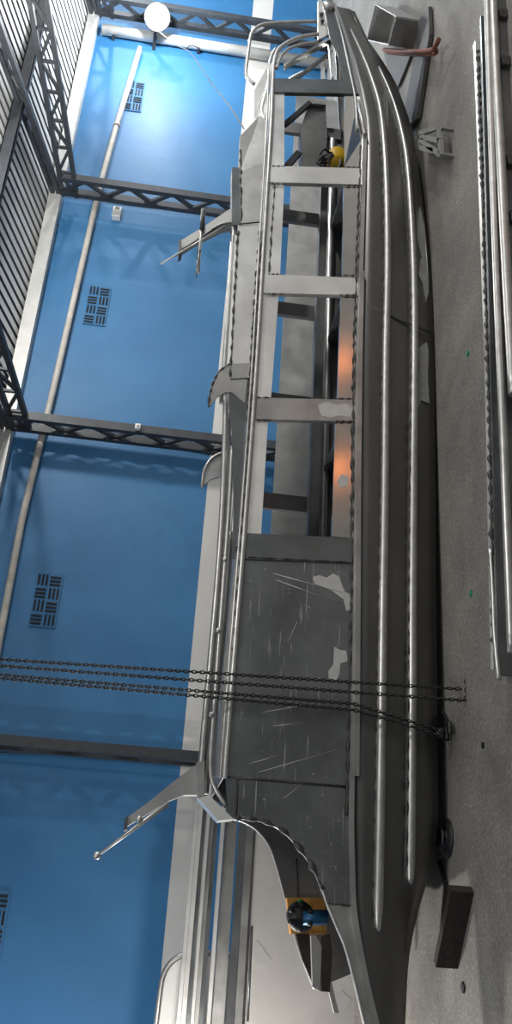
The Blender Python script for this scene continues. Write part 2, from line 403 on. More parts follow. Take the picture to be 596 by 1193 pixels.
# spray rails
S1 = [(408, 34), (420, 60), (432, 90), (443, 130), (449, 200), (451, 300), (449, 420), (448, 560), (446, 700), (444, 850), (441.5, 1000), (440, 1070), (440.5, 1086)]
S2 = [(441, 78), (455, 110), (467, 150), (475, 200), (481, 300), (482.5, 400), (481, 560), (480, 700), (479.5, 850), (478.5, 960), (477.5, 1018), (478.5, 1031)]
for S, o_ in ((S1, .0), (S2, .018)):
    L = smoothline(line(S, o_), 5); tp = [1]*len(L)
    for i in range(22): tp[i] = .35+.65*i/22
    for i in range(8): tp[-1-i] = min(1, .08+.14*i)
    B(MB().tube(L, .027, 8, taper=tp), 'spray_rail', TUBE)
    B(MB().tube(mirror(L), .027, 8, taper=tp), 'spray_rail', TUBE)
def lumpy(L, step, r):
    L = [np.array(p) for p in L]; out = []
    for a, b in zip(L[:-1], L[1:]):
        n = max(1, int(np.linalg.norm(b-a)/(step/3)))
        out += [a+(b-a)*k/n for k in range(n)]
    out.append(L[-1]); tp = []; ph = 0; lim = 0
    for p in out:
        ph += random.uniform(.7, 1.3)*2*math.pi/3
        tp.append(max(.18, .55+.5*math.sin(ph/1.3)+random.uniform(-.2, .35)))
    out = [p+np.array((0, 0, random.uniform(-.3, .3)*r)) for p in out]
    return MB().tube(out, r, 6, taper=tp)
def beads(pix, off=-.01, step=.045, r=.011, long=.022, parent=None):
    return lumpy(smoothline(line(pix, off), 4), step*1.25, r*.75)
for S in (S1, S2):
    B(beads([(x_-5, y_) for x_, y_ in S[2:-1]], .0, .06, .009, .02), 'weld_seam', WELD)
B(MB().tube(line([(430, 357), (449, 366), (478, 378), (505, 389)], .008), .007, 6), 'plate_seam', WELD, 'dark weld across the lower hull plating')
# rub rail: an angle bar along the sheer, doubled below the bays
def ribbon(L, w, d, m_, name, lab=None):            # flat bar following a line on the side, w tall, d proud
    mb = MB(); vs = []
    for p in L:
        for dy, dz in ((0, -w/2), (-d, -w/2), (-d, w/2), (0, w/2)): vs.append((p[0], p[1]+dy, p[2]+dz))
    k = len(L); fs = [(4*i+j, 4*i+(j+1) % 4, 4*i+4+(j+1) % 4, 4*i+4+j) for i in range(k-1) for j in range(4)]
    fs += [(0, 1, 2, 3), (4*k-1, 4*k-2, 4*k-3, 4*k-4)]
    return B(mb.add(vs, fs), name, m_, lab)
RL = smoothline(rail[:-1], 5)
ribbon(RL, .028, .022, ALU2, 'rub_rail'); 
o = ribbon(mirror(RL), .028, -.022, ALU2, 'rub_rail')
ribbon(smoothline(line([(420.5, 318), (418.5, 400), (417, 500), (416, 600), (415, 750), (413.5, 905)], -.002), 4), .03, .03, ALU2, 'rub_angle')
B(MB().tube(smoothline(line([(390, 14), (399, 45), (406, 78), (413, 112), (416, 150)], -.008), 4), .010, 8), 'bow_guard_tube', TUBE)
B(MB().tube(line([(417, 120), (425, 157)], -.03), .017, 8), 'bow_guard_tube', TUBE)
B(beads([(x_-4, y_) for x_, y_ in RAIL[5:14]], -.012, .06), 'weld_seam', WELD)

def plate(pix, name, m_, off=0., th=.02, lab=None, parent=None, Yfix=None):
    P = [aty(x_, y_, Yfix) if Yfix else side(x_, y_, off) for x_, y_ in pix]
    return B(MB().prism(P, (0, th, 0)), name, m_, lab, parent)
def fplate(pix, name, m_, off=0., th=.02, lab=None): # the same on the far side, mirrored
    P = mirror([side(x_, y_, off) for x_, y_ in pix]); return B(MB().prism(P, (0, -th, 0)), name, m_, lab)
# long strips above and below the bays
def strips(fn, ALUa, ALUb):
    fn([(317.5, 108), (331, 108), (331, 193), (315, 193)], 'bay_strip', ALUa)
    fn([(313, 213), (331, 213), (326, 320), (306, 320)], 'bay_strip', ALUa)
    fn([(304, 341), (324.5, 342), (315.5, 464), (297, 464)], 'bay_strip', ALUa)
    fn([(295, 488), (312, 489), (304, 622), (287, 622)], 'bay_strip', ALUa)
    fn([(401, 108), (418, 108), (422, 160), (422, 196), (401, 194)], 'bay_strip', ALUb)
    fn([(400, 214), (422, 214), (418.5, 324), (398, 322)], 'bay_strip', ALUb)
    fn([(396.5, 343), (418, 343), (415.5, 466), (392.5, 464)], 'bay_strip', ALUb)
    fn([(390.5, 489), (415.5, 490), (413.5, 627), (386, 625)], 'bay_strip', ALUb)
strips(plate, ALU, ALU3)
BARS = [[(317, 91), (400, 93), (416, 97), (418, 109), (317, 107)], [(314.5, 193), (422, 196), (422, 215), (313.5, 212)], [(308, 319), (419, 324), (418, 344), (306, 341)], [(296.5, 463), (415.5, 466), (415, 491), (295, 488)], [(286.5, 621), (413.5, 627), (413, 656), (285, 651)]]
for i, q in enumerate(BARS): plate(q, 'bay_crossbar', (ALUD, ALU, ALU, ALU2, ALUD)[i], -.012, .035)
for ya, yb, xa, xb in ((193, 214, 333, 402), (319, 342, 328, 398), (463, 489, 316, 393)):
    for yy in (ya, yb):
        for x0_, x1_ in ((xa-16, xa), (xb-2, xb+18)): B(beads([(x0_, yy+(x0_-300)*.015), (x1_, yy+(x1_-300)*.015)], -.012, .022, .008, .012), 'weld_seam', WELD)
B(beads([(289, 649), (350, 652), (411, 655)], -.014, .055, .008, .02), 'weld_seam', WELD)
# solid plates aft
plate([(285, 652), (413, 656), (406.5, 916), (262, 905)], 'side_plate', SCR, .0, .006)
quarter = [(276, 907), (406, 917), (408, 1000), (410, 1056), (381, 1053), (375, 1036), (364, 1010), (350, 990), (332, 970), (312, 958.5), (292, 954), (275, 953)]
plate(quarter, 'quarter_plate', SCR, .0, .006)
plate([(262, 905), (275, 907), (274, 953), (266, 951)], 'quarter_plate', ALUD, -.002, .008)
wing = [(381, 1054), (410, 1057), (419, 1110), (428, 1155), (438, 1196), (433, 1215), (424, 1192), (404, 1110), (391, 1077)]
plate(wing, 'quarter_plate', ALU2, .0, .006)
CUR = [(262, 955), (275, 953), (292, 954), (312, 958.5), (332, 970), (350, 990), (364, 1010), (375, 1036), (381, 1053), (391, 1077), (404, 1110), (424, 1190), (430, 1212)]
B(MB().tube(smoothline(line(CUR[1:], .002), 5), .008, 6), 'cut_edge', TUBE, 'bright cut edge of the quarter plate')
B(beads(CUR[1:8], -.006, .075, .02, .012), 'weld_seam', WELD)
B(beads([(381, 1052), (410, 1055)], -.008, .03, .008), 'weld_seam', WELD)
B(MB().tube(line([(262, 905), (300, 908), (350, 912), (406, 917)], -.002), .007, 6), 'plate_seam', WELD)
B(MB().tube(line([(276, 907), (275, 953)], -.002), .007, 6), 'plate_seam', WELD)
# the same on the far side (its own quarter plate is seen through the stern)
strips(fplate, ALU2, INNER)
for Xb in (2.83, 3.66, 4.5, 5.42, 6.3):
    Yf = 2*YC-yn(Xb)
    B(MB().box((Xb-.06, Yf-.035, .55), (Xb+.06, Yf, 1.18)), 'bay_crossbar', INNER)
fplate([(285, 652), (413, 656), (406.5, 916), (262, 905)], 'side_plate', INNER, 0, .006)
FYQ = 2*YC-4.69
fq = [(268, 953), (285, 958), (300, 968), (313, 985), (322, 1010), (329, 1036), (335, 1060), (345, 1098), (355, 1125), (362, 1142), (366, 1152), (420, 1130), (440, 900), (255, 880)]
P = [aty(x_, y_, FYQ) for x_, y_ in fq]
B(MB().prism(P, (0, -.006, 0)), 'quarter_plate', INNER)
B(MB().tube(smoothline(P[:11], 4), .008, 6), 'cut_edge', TUBE)
B(MB().tube([aty(345, 1000, FYQ-.01), aty(347, 1050, FYQ-.01)], .005, 6), 'plate_seam', WELD)
# patches of pale etching and scratches on the side plate
def patch(pix, name, m_, off=-.0015, th=.001): return plate(pix, name, m_, off, th)
patch([(364, 672), (372, 670), (380, 673), (388, 668), (395, 672), (399, 684), (402, 690), (408, 692), (409, 710), (403, 712), (400, 698), (394, 694), (386, 688), (376, 684), (366, 680)], 'etched_patch', STAIN)
patch([(389, 753), (395, 757), (403, 758), (405, 770), (396, 773), (395, 786), (391, 793), (383, 792), (382, 782), (388, 774)], 'etched_patch', STAIN)
patch([(370, 472), (380, 468), (392, 472), (404, 470), (410, 476), (408, 486), (396, 484), (384, 487), (374, 484)], 'etched_patch', STAIN, -.0135)
patch([(393, 560), (398, 552), (406, 556), (404, 566), (396, 568)], 'etched_patch', STAIN)
patch([(489, 240), (494, 262), (497, 300), (499, 340), (496, 352), (492, 330), (487, 320), (491, 300), (486, 280), (487, 255)], 'etched_patch', STAIN2, .03, .02)
patch([(487, 405), (497, 398), (499, 410), (498, 440), (500, 470), (490, 466), (486, 478), (484, 450), (488, 430)], 'etched_patch', STAIN2, .03, .02)
for a, b in (((318, 668), (398, 690)), ((322, 676), (400, 704)), ((300, 900), (404, 870)), ((290, 890), (330, 878)), ((335, 748), (346, 724)), ((306, 830), (372, 818)), ((318, 846), (352, 842)), ((330, 930), (350, 915))):
    B(MB().tube([side(*a, -.001), side(*b, -.001)], .0016, 4), 'scratch_mark', STAIN)
# gunwale tubes
T1 = [(370, 40), (352, 43), (338, 48), (326, 56), (320, 68), (317.5, 90), (316, 130), (312, 200), (306, 300), (299, 420), (286, 600), (274, 750), (263.5, 880), (262, 906)]
L = smoothline(line(T1, -.015), 5); B(MB().tube(L, .017, 9), 'gunwale_tube', TUBE); B(MB().tube(mirror(L), .017, 9), 'gunwale_tube', TUBE)
T1b = [(x_-5, y_) for x_, y_ in T1[3:]]
L = smoothline(line(T1b, -.008), 5); B(MB().tube(L, .011, 8), 'gunwale_tube', ALU2)
B(MB().tube(smoothline(line([(370, 49), (350, 52), (336, 57), (327, 66), (322, 80)], -.01), 4), .012, 8), 'gunwale_tube', TUBE)
B(beads([(313, 200), (303, 300), (296, 420), (283, 600), (272, 750), (264, 870)], -.02, .06, .009, .018), 'weld_seam', WELD)
B(beads([(x_+7, y_) for x_, y_ in [(313, 215), (306, 318)]], -.004, .06, .01, .02), 'weld_seam', WELD)
# coaming plates above the gunwale tube
plate([(279, 159), (303, 134), (309, 140), (306.5, 190), (303.5, 258), (280.5, 260), (279, 200)], 'coaming_plate', ALU2, 0, .012)
C1e = [aty(x_, y_, 4.8) for x_, y_ in ((279, 159), (303, 134))]
plate([(277, 262), (302, 261), (296, 360), (291, 440), (267, 441), (270, 380)], 'coaming_plate', ALU, 0, .012)
plate([(267, 443), (291, 442), (285, 500), (281, 570), (274, 650), (271, 650), (272, 580), (269.5, 500), (266, 470)], 'coaming_plate', ALUD, 0, .012)
plate([(274, 650), (279, 620), (268, 780), (259, 905), (252, 905), (262, 760)], 'coaming_plate', ALU2, 0.004, .012)
B(beads([(280, 175), (281, 255)], -.006, .06, .013, .016), 'weld_seam', WELD)
B(beads([(277, 270), (272, 360), (268, 440)], -.006, .055, .013, .016), 'weld_seam', WELD)
B(beads([(302, 270), (296, 360), (291, 440), (284, 560), (276, 650)], -.006, .05, .013, .016), 'weld_seam', WELD)
B(MB().tube(line([(278, 261), (303, 259)], -.004), .006, 6), 'plate_seam', WELD)
B(MB().tube(line([(268, 442), (291, 441)], -.004), .006, 6), 'plate_seam', WELD)
# folded hood where the coaming ends forward
P = [side(279, 159), side(303, 134), side(279, 200)]
a, b = np.array(P[0]), np.array(P[1])
B(MB().prism([a, b, b+np.array((.02, .3, -.02)), a+np.array((.02, .3, -.02))], (-.03, 0, -.02)), 'folded_hood', ALU)
# outer coaming tubes and channel
def tubes_at(pix, Y, r, name='coaming_tube', m_=TUBE):
    return B(MB().tube(smoothline([aty(x_, y_, Y) for x_, y_ in pix], 4), r, 8), name, m_)
B(MB().prism([aty(x_, y_, 4.74) for x_, y_ in ((270, 195), (280, 195), (280, 262), (270, 262))], (0, .1, 0)), 'coaming_box', ALUD)
tubes_at([(272, 262), (266.5, 350), (261.5, 420), (258, 470)], 4.76, .016, m_=ALU2)
tubes_at([(263, 458), (261, 540), (256, 640), (246, 760), (236, 870), (233, 925)], 4.75, .018)
tubes_at([(270, 520), (266, 600), (257, 720), (249, 830), (245, 890), (249, 915), (264, 940)], 4.72, .013)
tubes_at([(268, 620), (262, 700), (252, 800), (241, 890), (238, 925)], 4.78, .022, m_=ALU2)
B(MB().prism([aty(x_, y_, 4.82) for x_, y_ in ((262, 480), (269, 480), (268, 640), (258, 760), (250, 905), (234, 905), (246, 760), (255, 640))], (0, .02, 0)), 'coaming_web', ALU2)
for x_, y_ in ((262, 652), (254, 735), (246, 833)):
    p = aty(x_, y_, 4.71); B(MB().blob(p, .016, .016, .016), 'tube_bolt', TUBE)
# deck lid between both gunwales
dk = [X for X in xs if .75 <= X <= 6.4]; vs = []
def zt(X): return zat(line(T1), X)
for X in dk:
    h_ = YC-yn(X)-.01; z = zt(X)+.0
    vs += [(X, YC-h_, z), (X, YC+h_, z)]
B(MB().add(vs, [(2*i, 2*i+2, 2*i+3, 2*i+1) for i in range(len(dk)-1)]), 'deck_plate', ALU2).modifiers.new('thick', 'SOLIDIFY').thickness = .006
# inside: floor stringers, frames
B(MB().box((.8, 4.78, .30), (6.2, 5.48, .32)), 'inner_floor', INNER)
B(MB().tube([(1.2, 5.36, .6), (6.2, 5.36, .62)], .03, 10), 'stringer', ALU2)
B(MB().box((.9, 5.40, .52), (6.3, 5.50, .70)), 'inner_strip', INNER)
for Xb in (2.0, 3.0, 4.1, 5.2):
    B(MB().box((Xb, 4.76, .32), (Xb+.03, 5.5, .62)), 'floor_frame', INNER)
# bow: stem head, braces, pulpit
B(MB().prism([aty(x_, y_, YC-.06) for x_, y_ in ((370, 1), (374, -3), (383, 38), (381, 41), (370, 46))], (0, .02, 0)), 'stem_head', ALU)
for x_, y_ in ((374, 17), (375, 25)):
    p = aty(x_, y_, YC-.07); B(MB().lathe(p, [(.018, 0), (.018, -.012), (0, -.014)], 10, (0, 1, 0)), 'bolt', WELD)
plate([(376, 0), (387, 8), (398, 32), (408, 66), (417, 102), (416, 98), (400, 94), (392, 60), (384, 44), (380, 22)], 'bow_plate', ALUD, -.004, .01)
p = aty(383, 5, YC-.08); B(MB().lathe(p, [(.05, .08), (.05, 0), (.04, -.01), (0, -.01)], 14, (0, 1, 0)), 'mooring_eye', ALU2)
B(MB().bar(aty(386, 46, YC-.1), aty(331, 78, YC-.1), .05, .02), 'bow_brace', ALU2)
B(MB().bar(aty(386, 60, YC+.1), aty(345, 92, YC+.15), .04, .02), 'bow_brace', ALUD)
B(MB().bar(aty(383, 50, YC-.05), aty(387, 92, YC-.2), .03, .02), 'bow_brace', ALU)
B(MB().prism([aty(x_, y_, YC) for x_, y_ in ((374, 74), (377, 72), (379, 92), (374, 92))], (0, .02, 0)), 'bow_bracket', ALU)
tubes_at([(370, 25), (335, 26), (310, 28), (299, 32), (292, 41), (289, 60), (286, 84), (289, 92), (296, 98)], 5.32, .016, 'bow_rail')
tubes_at([(309, 140), (304, 128), (313, 95), (316, 75)], 4.95, .02, 'bow_rail', ALU)
B(MB().prism([aty(x_, y_, 5.1) for x_, y_ in ((296, 105), (311, 78), (314, 100), (309, 133), (296, 142))], (0, .02, 0)), 'coaming_plate', ALU)
# horn arms and fins standing on the coaming
def arm(pix, rods, name='horn_arm', Y=4.78, th=.05, edge=None):
    o = B(MB().prism([aty(x_, y_, Y) for x_, y_ in pix], (0, th, 0)), name, ALU2)
    for a, b, r in rods:
        B(MB().tube([aty(*a, Y-.015), aty(*b, Y-.015)], r, 8, taper=[.55, 1]), 'pin_rod', TUBE, None, o)
    return o
o = arm([(280, 233), (268, 243), (240, 262), (209, 281), (208, 294), (236, 277), (258, 266), (280, 263)], [((186, 308), (262, 264), .011), ((236, 247), (230, 318), .014)])
B(MB().prism([aty(x_, y_, 4.76) for x_, y_ in ((208, 280), (211, 279), (212, 292), (208, 295))], (0, .09, 0)), 'end_flange', ALUD, None, o)
B(MB().tube([aty(232, 292, 4.76), aty(228.5, 324, 4.76)], .02, 8, taper=[.8, .1]), 'point', ALUD, None, o)
B(MB().tube([aty(237, 244, 4.76), aty(235, 268, 4.76)], .016, 8), 'pin_rod', STEEL, None, o)
B(MB().tube(smoothline([aty(x_, y_, 4.77) for x_, y_ in ((211, 291), (235, 276), (256, 262), (280, 259))], 4), .008, 6), 'edge_bead', ALUD, None, o)
o = arm([(233, 888), (222, 895), (200, 912), (172, 935), (147, 953), (145, 964), (172, 948), (196, 933), (214, 926), (234, 926)], [((113, 997), (196, 936), .012)])
B(MB().prism([aty(x_, y_, 4.76) for x_, y_ in ((145, 953), (149, 951), (148, 966), (144, 967))], (0, .09, 0)), 'end_flange', ALUD, None, o)
B(MB().tube([aty(164, 952, 4.76), aty(160, 958, 4.76)], .014, 8), 'clamp', ALU2, None, o)
B(MB().blob(aty(113, 997, 4.765), .02, .02, .02), 'rod_tip', TUBE, None, o)
fin = [(290, 423), (267, 424), (256, 432), (248, 446), (244, 462), (243, 474), (247, 470), (253, 462), (262, 457), (270, 457), (285, 470)]
o = B(MB().prism([side(x_, y_, -.006) for x_, y_ in fin], (0, .012, 0)), 'hook_fin', ALU2)
B(beads(fin[1:6], -.006, .03, .012, .008), 'weld_seam', WELD, None, o)
B(MB().prism([aty(x_, y_, 4.9) for x_, y_ in ((264, 526), (252, 530), (243, 538), (237, 550), (235, 567), (239, 564), (245, 558), (257, 555), (264, 556))], (0, .02, 0)), 'hook_fin', ALU2)
B(MB().tube(smoothline([aty(x_, y_, 4.89) for x_, y_ in ((264, 526), (252, 530), (243, 538), (237, 550), (235, 567))], 4), .008, 6), 'fin_edge', TUBE)
# bright end cap of the coaming channel at the stern
B(MB().prism([aty(x_, y_, 4.68) for x_, y_ in ((231, 930), (243, 926), (272, 954), (254, 956))], (0, .1, 0)), 'channel_end', ALU)
B(MB().prism([aty(x_, y_, 4.7) for x_, y_ in ((229, 888), (238, 886), (238, 928), (230, 929))], (0, .08, 0)), 'channel_post', ALU2)
# jack foot under the hull
p = atz(521, 977, 0)
t = thing('jack_stand', 'round black jack foot on the floor under the stern of the hull', 'jack', (p[0], p[1], 0))
MB().lathe((p[0], p[1], 0), [(0, 0), (.10, 0), (.10, .01), (.05, .015), (.042, .02), (.042, .036), (0, .036)], 24).build('base', BLACK, t)
MB().lathe((p[0], p[1], .036), [(0, 0), (.055, 0), (.055, .008), (0, .008)], 20).build('head', STEEL, t)

# things in and behind the boat
def px_thing(name, lab, cat, p, group=None): return thing(name, lab, cat, tuple(p), group)
p = aty(358, 1066, 5.3)
t = px_thing('plywood_crate', 'orange plywood block behind the black motor inside the stern', 'crate', aty(360, 1066, 5.42))
MB().prism([aty(x_, y_, 5.42) for x_, y_ in ((334, 1046), (378, 1046), (380, 1088), (338, 1088))], (0, .05, 0)).build('back_board', WOODY, t)
MB().prism([aty(x_, y_, 5.36) for x_, y_ in ((337, 1072), (344, 1078), (360, 1088), (339, 1088))], (0, .05, 0)).build('chock', WOODY, t)
t = px_thing('electric_motor', 'black motor with a blue shaft inside the open stern', 'motor', aty(352, 1068, 5.25))
MB().lathe(aty(350, 1068, 5.25), [(0, -.06), (.06, -.06), (.075, -.03), (.075, .03), (.05, .06), (0, .06)], 16, (.3, 1, 0)).build('body', BLACK, t)
MB().tube([aty(352, 1069, 5.2), aty(381, 1069, 5.2)], .04, 12).build('shaft', BLUEP, t)
MB().tube([aty(350, 1048, 5.22), aty(350, 1060, 5.22)], .014, 8).build('valve', GREEN, t)
for i in range(6):
    a = i*math.pi/3; c = Vector(aty(350, 1068, 5.17)); MB().blob(c+Vector((math.cos(a)*.06, 0, math.sin(a)*.06)), .016, .02, .016).build('bolt_lug', BLACK, t)
tag(MB().prism([aty(x_, y_, 5.15) for x_, y_ in ((362, 1090), (367, 1089), (376, 1105), (373, 1155), (364, 1150))], (0, .03, 0)).build('timber_board', SHEET), 'pale board hanging below the motor in the stern', 'board')
tag(MB().prism([aty(x_, y_, 5.12) for x_, y_ in ((376, 1090), (384, 1088), (387, 1110), (384, 1156), (374, 1155))], (0, .05, 0)).build('timber_post', WOODB), 'dark wooden post hanging below the motor in the stern', 'post')
tag(MB().prism([aty(x_, y_, 5.3) for x_, y_ in ((344, 1088), (360, 1088), (366, 1150), (352, 1118))], (0, .03, 0)).build('timber_wedge', WOODB), 'brown timber wedge against the inner stern plate below the plywood', 'wedge')
# console, yellow reel and cable coil in the forward bay
t = px_thing('console_seat', 'dark moulded console standing inside the forward bay of the hull', 'console', aty(360, 160, 5.3))
MB().prism([aty(x_, y_, 5.22) for x_, y_ in ((360, 119), (379, 122), (381, 160), (377, 195), (352, 195), (350, 150))], (0, .14, 0)).build('body', INNER, t)
MB().bar(aty(331, 146, 5.2), aty(361, 120, 5.2), .03, .04).build('sloping_edge', STEEL, t)
MB().bar(aty(348, 178, 5.2), aty(334, 194, 5.2), .03, .05).build('sloping_edge', STEEL, t)
MB().bar(aty(361, 121, 5.2), aty(379, 122, 5.2), .03, .03).build('top_trim', ALU2, t)
t = px_thing('yellow_reel', 'yellow cable reel lying inside the forward bay', 'reel', aty(391, 186, 5.2))
MB().lathe(aty(392, 186, 5.06), [(0, -.05), (.085, -.05), (.09, 0), (.085, .05), (0, .05)], 20, (.2, 1, .2)).build('drum', YEL, t)
c = Vector(aty(386, 190, 4.97))
MB().tube([c+Vector((.09*math.cos(a), -.015, .07*math.sin(a))) for a in np.linspace(0, 5, 24)], .012, 7).build('cable', BLACK, t)
t = px_thing('cable_coil', 'tangle of black cable beside the yellow reel', 'cable', aty(378, 190, 5.12))
for k in range(4):
    c = Vector(aty(376+k*1.5, 190-k*3, 4.9)); MB().tube([c+Vector((.05*math.cos(a+k), .02*math.sin(2*a), .05*math.sin(a))) for a in np.linspace(0, 6.28, 20)][:-1], .009, 6, closed=True).build('loop', BLACK, t)

# second hull section behind: plate and stacked rails
YB = 6.9
t = thing('hull_section', 'pale aluminium hull side with stacked rails standing behind the boat stern', 'hull section', (1, YB, 0))
zt2 = .77
MB().box((-.62, YB, 0), (1.3, YB+.012, zt2)).build('side_plate', SHEET, t)
MB().box((1.305, YB, 0), (8.6, YB+.012, zt2)).build('side_plate', ALU2, t)  # darker metal stands in for the boat's shadow on this stretch
MB().box((-2.6, YB-.004, 0), (-.625, YB+.008, zt2-.02)).build('side_plate', PANELM, t)
MB().prism([aty(x_, y_, YB-.003) for x_, y_ in ((294, 1102), (300, 1095), (306, 1104), (316, 1118), (308, 1124), (298, 1122), (295, 1112))], (0, .002, 0)).build('smudge', SMUDGE, t)
MB().prism([aty(x_, y_, YB-.003) for x_, y_ in ((386, 1160), (398, 1154), (410, 1165), (402, 1178), (390, 1176))], (0, .002, 0)).build('smudge', SMUDGE, t)
MB().tube([aty(293, 1080, YB-.004), aty(288, 1190, YB-.004)], .008, 6).build('edge_bead', ALUD, t)
def hrail(z, w, d, m_, y0=0., x0=-2.6, x1=2.2): MB().box((x0, YB-.05+y0-d, z), (x1, YB-.05+y0, z+w)).build('rail', m_, t)
for z, w, d, m_, y0 in ((.775, .05, .03, ALU2, .03), (.828, .05, .05, ALUD, .06), (.895, .085, .04, ALU2, .05), (.99, .024, .06, ALU, .02), (1.035, .03, .04, ALUD, .06), (1.066, .03, .03, ALU2, .04), (1.098, .02, .05, ALU, .03), (1.12, .03, .03, ALUD, .06), (1.152, .03, .04, ALU, .04), (1.185, .025, .03, ALU, .03)):
    hrail(z, w, d, m_, y0)
for X in (-2.5, 2.1): MB().box((X, YB+.02, 0), (X+.05, YB+.08, 1.2)).build('post', ALU2, t)
# rounded white panel in a tube frame
Yp = 7.4
pp = [aty(x_, y_, Yp) for x_, y_ in ((214, 1112), (206, 1116), (197, 1124), (190, 1137), (187, 1152), (184, 1175), (181, 1200))]
zb = .2; low = [np.array((pp[-1][0]-.9, Yp, pp[-1][2])), np.array((pp[-1][0]-1.0, Yp, pp[-1][2]-.12)), np.array((pp[-1][0]-1.0, Yp, zb)), np.array((pp[0][0]+.02, Yp, zb)), np.array((pp[0][0]+.02, Yp, pp[0][2]-.15))]
t = thing('framed_panel', 'white panel with a rounded tube frame leaning behind the rails', 'panel', (-.9, Yp, 0))
ring = smoothline(pp, 4)+low
MB().prism([p+np.array((0, .005, 0)) for p in ring], (0, .01, 0)).build('sheet', PANELM, t)
MB().tube(ring, .02, 8, closed=True).build('tube_frame', ALU2, t)
for X in (pp[-1][0]-.8, pp[0][0]-.1): MB().tube([(X, Yp, 0), (X, Yp, zb)], .02, 8).build('leg', ALU2, t)

# ------------------------------------------------------------------ chains
def chain(name, lab, P, pitch=.021, group='lifting chains in front of the boat'):
    P = [np.array(p, float) for p in P]; mb = MB(); d = 0; nxt = 0; k = 0
    for a, b in zip(P[:-1], P[1:]):
        seg = np.linalg.norm(b-a); tdir = Vector((b-a)/seg); u = Vector((0, 1, 0)) if abs(tdir.y) < .8 else Vector((1, 0, 0))
        u = (u-tdir*u.dot(tdir)).normalized(); v = tdir.cross(u)
        while nxt <= d+seg:
            c = Vector(a+(b-a)*((nxt-d)/seg)); q = u if k % 2 else v
            mb.tube([c+tdir*(    .0145*math.cos(t_))+q*(.0078*math.sin(t_)) for t_ in np.linspace(0, 2*math.pi, 9)[:-1]],   .0038, 4, closed=True)
            nxt += pitch; k += 1
        d += seg
    return tag(mb.build(name, CHAIN), lab, 'chain', group)
YCH = 4.44
def upto(p, q, Y):                                  # carry a hanging strand straight up to the roof purlin
    a = np.array(aty(*p, Y)); b = np.array(aty(*q, Y)); t_ = (4.72-a[2])/(b[2]-a[2]); e = a+(b-a)*t_
    e[2] = roofz(Y)-.15; return e
top1 = upto((540, 803), (0, 768), 4.5); low1 = aty(540, 803, 4.5)
top2 = upto((540, 817), (0, 776), YCH); low2 = aty(540, 816, YCH)
chain('lifting_chain', 'slack chain strand in front of the hull, nearest the bow of the four', [top1, low1])
chain('lifting_chain', 'slack chain strand in front of the hull, second from the bow', [top2, low2, aty(543, 812, YCH), aty(542, 786, YCH)])
low3 = aty(412, 820, 4.62); top3 = upto((412, 820), (0, 786), 4.62)
low4 = aty(411, 827, 4.6); top4 = upto((411, 827), (0, 790), 4.6)
chain('lifting_chain', 'taut chain strand bent over the rub rail, third from the bow', [top3, low3, aty(470, 838, 4.62), aty(512, 851, 4.62)])
chain('lifting_chain', 'taut chain strand bent over the rub rail, closest to the stern', [top4, low4, aty(470, 843, 4.6), aty(513, 858, 4.6)])
t = thing('chain_hook', 'dark chain hook lying on the floor at the foot of the hull', 'hook', atz(517, 853, .02))
c = Vector(atz(522, 853, .03)); 
MB().tube([c+Vector((.05*math.cos(a), .03*math.sin(a), .0)) for a in np.linspace(-2, 2.4, 14)], .014, 8).build('hook_body', CHAIN, t)
MB().blob(c+Vector((.0, .03, .03)), .03, .02, .03).build('swivel', CHAIN, t)
chain('loose_chain', 'loose end of chain trailing on the floor below the hull', [atz(514, 826, .012), atz(520, 838, .012), atz(521, 850, .012), atz(516, 856, .012)], group='loose chain ends')

# ------------------------------------------------------------------ foreground extrusion bundle on the floor
t = thing('extrusion_frame', 'long welded aluminium rail frame lying on the floor in front of the boat', 'frame', (3.3, 3.7, 0))
def frail(pix, z, w, h_, m_, name='rail', z0=None):
    L = smoothline([atz(x_, y_, z) for x_, y_ in pix], 5); mb = MB(); vs = []
    for p in L:
        for dy, dz in ((-w/2, -h_), (w/2, -h_), (w/2, 0), (-w/2, 0)): vs.append((p[0], p[1]+dy, p[2]+dz))
    k = len(L); fs = [(4*i+j, 4*i+(j+1) % 4, 4*i+4+(j+1) % 4, 4*i+4+j) for i in range(k-1) for j in range(4)]
    fs += [(0, 1, 2, 3), (4*k-1, 4*k-2, 4*k-3, 4*k-4)]
    return mb.add(vs, fs).build(name, m_, t)
frail([(552, 50), (556, 150), (561, 300), (566, 450), (569, 600), (571, 690), (573, 780)], .10, .035, .10, ALU)
frail([(559, 20), (563, 150), (567, 300), (571, 450), (575, 600), (577, 700), (579, 786)], .12, .022, .12, ALUD)
frail([(566, 0), (570, 120), (573, 250), (577, 400), (580, 560), (582, 660), (583, 775)], .10, .03, .09, ALUD)
L = smoothline([atz(x_, y_, .11) for x_, y_ in ((567, -20), (570, 90), (574, 200), (579, 340), (585, 480), (590, 610), (596, 760))], 5)
MB().tube(L, .021, 10).build('top_tube', TUBE, t)
L = smoothline([atz(x_, y_, .08) for x_, y_ in ((573, -20), (578, 90), (583, 180), (589, 300), (598, 460))], 5)
MB().tube(L, .026, 10).build('top_tube', TUBE, t)
frail([(577, -10), (582, 90), (587, 190), (594, 320), (603, 470)], .05, .05, .05, ALUD)
L = smoothline([atz(x_, y_, .122) for x_, y_ in ((571, 640), (574, 690), (576, 740), (581, 792))], 5)
MB().tube(L, .012, 8).build('end_tube', ALU2, t)
wl = [atz(np.interp(y_, (50, 150, 300, 450, 600, 690, 780), (556, 559.5, 564, 568.5, 572, 574, 576)), y_, .105) for y_ in np.linspace(60, 750, 40)]
lumpy(wl, .05, .013).build('weld_seam', WELD, t)
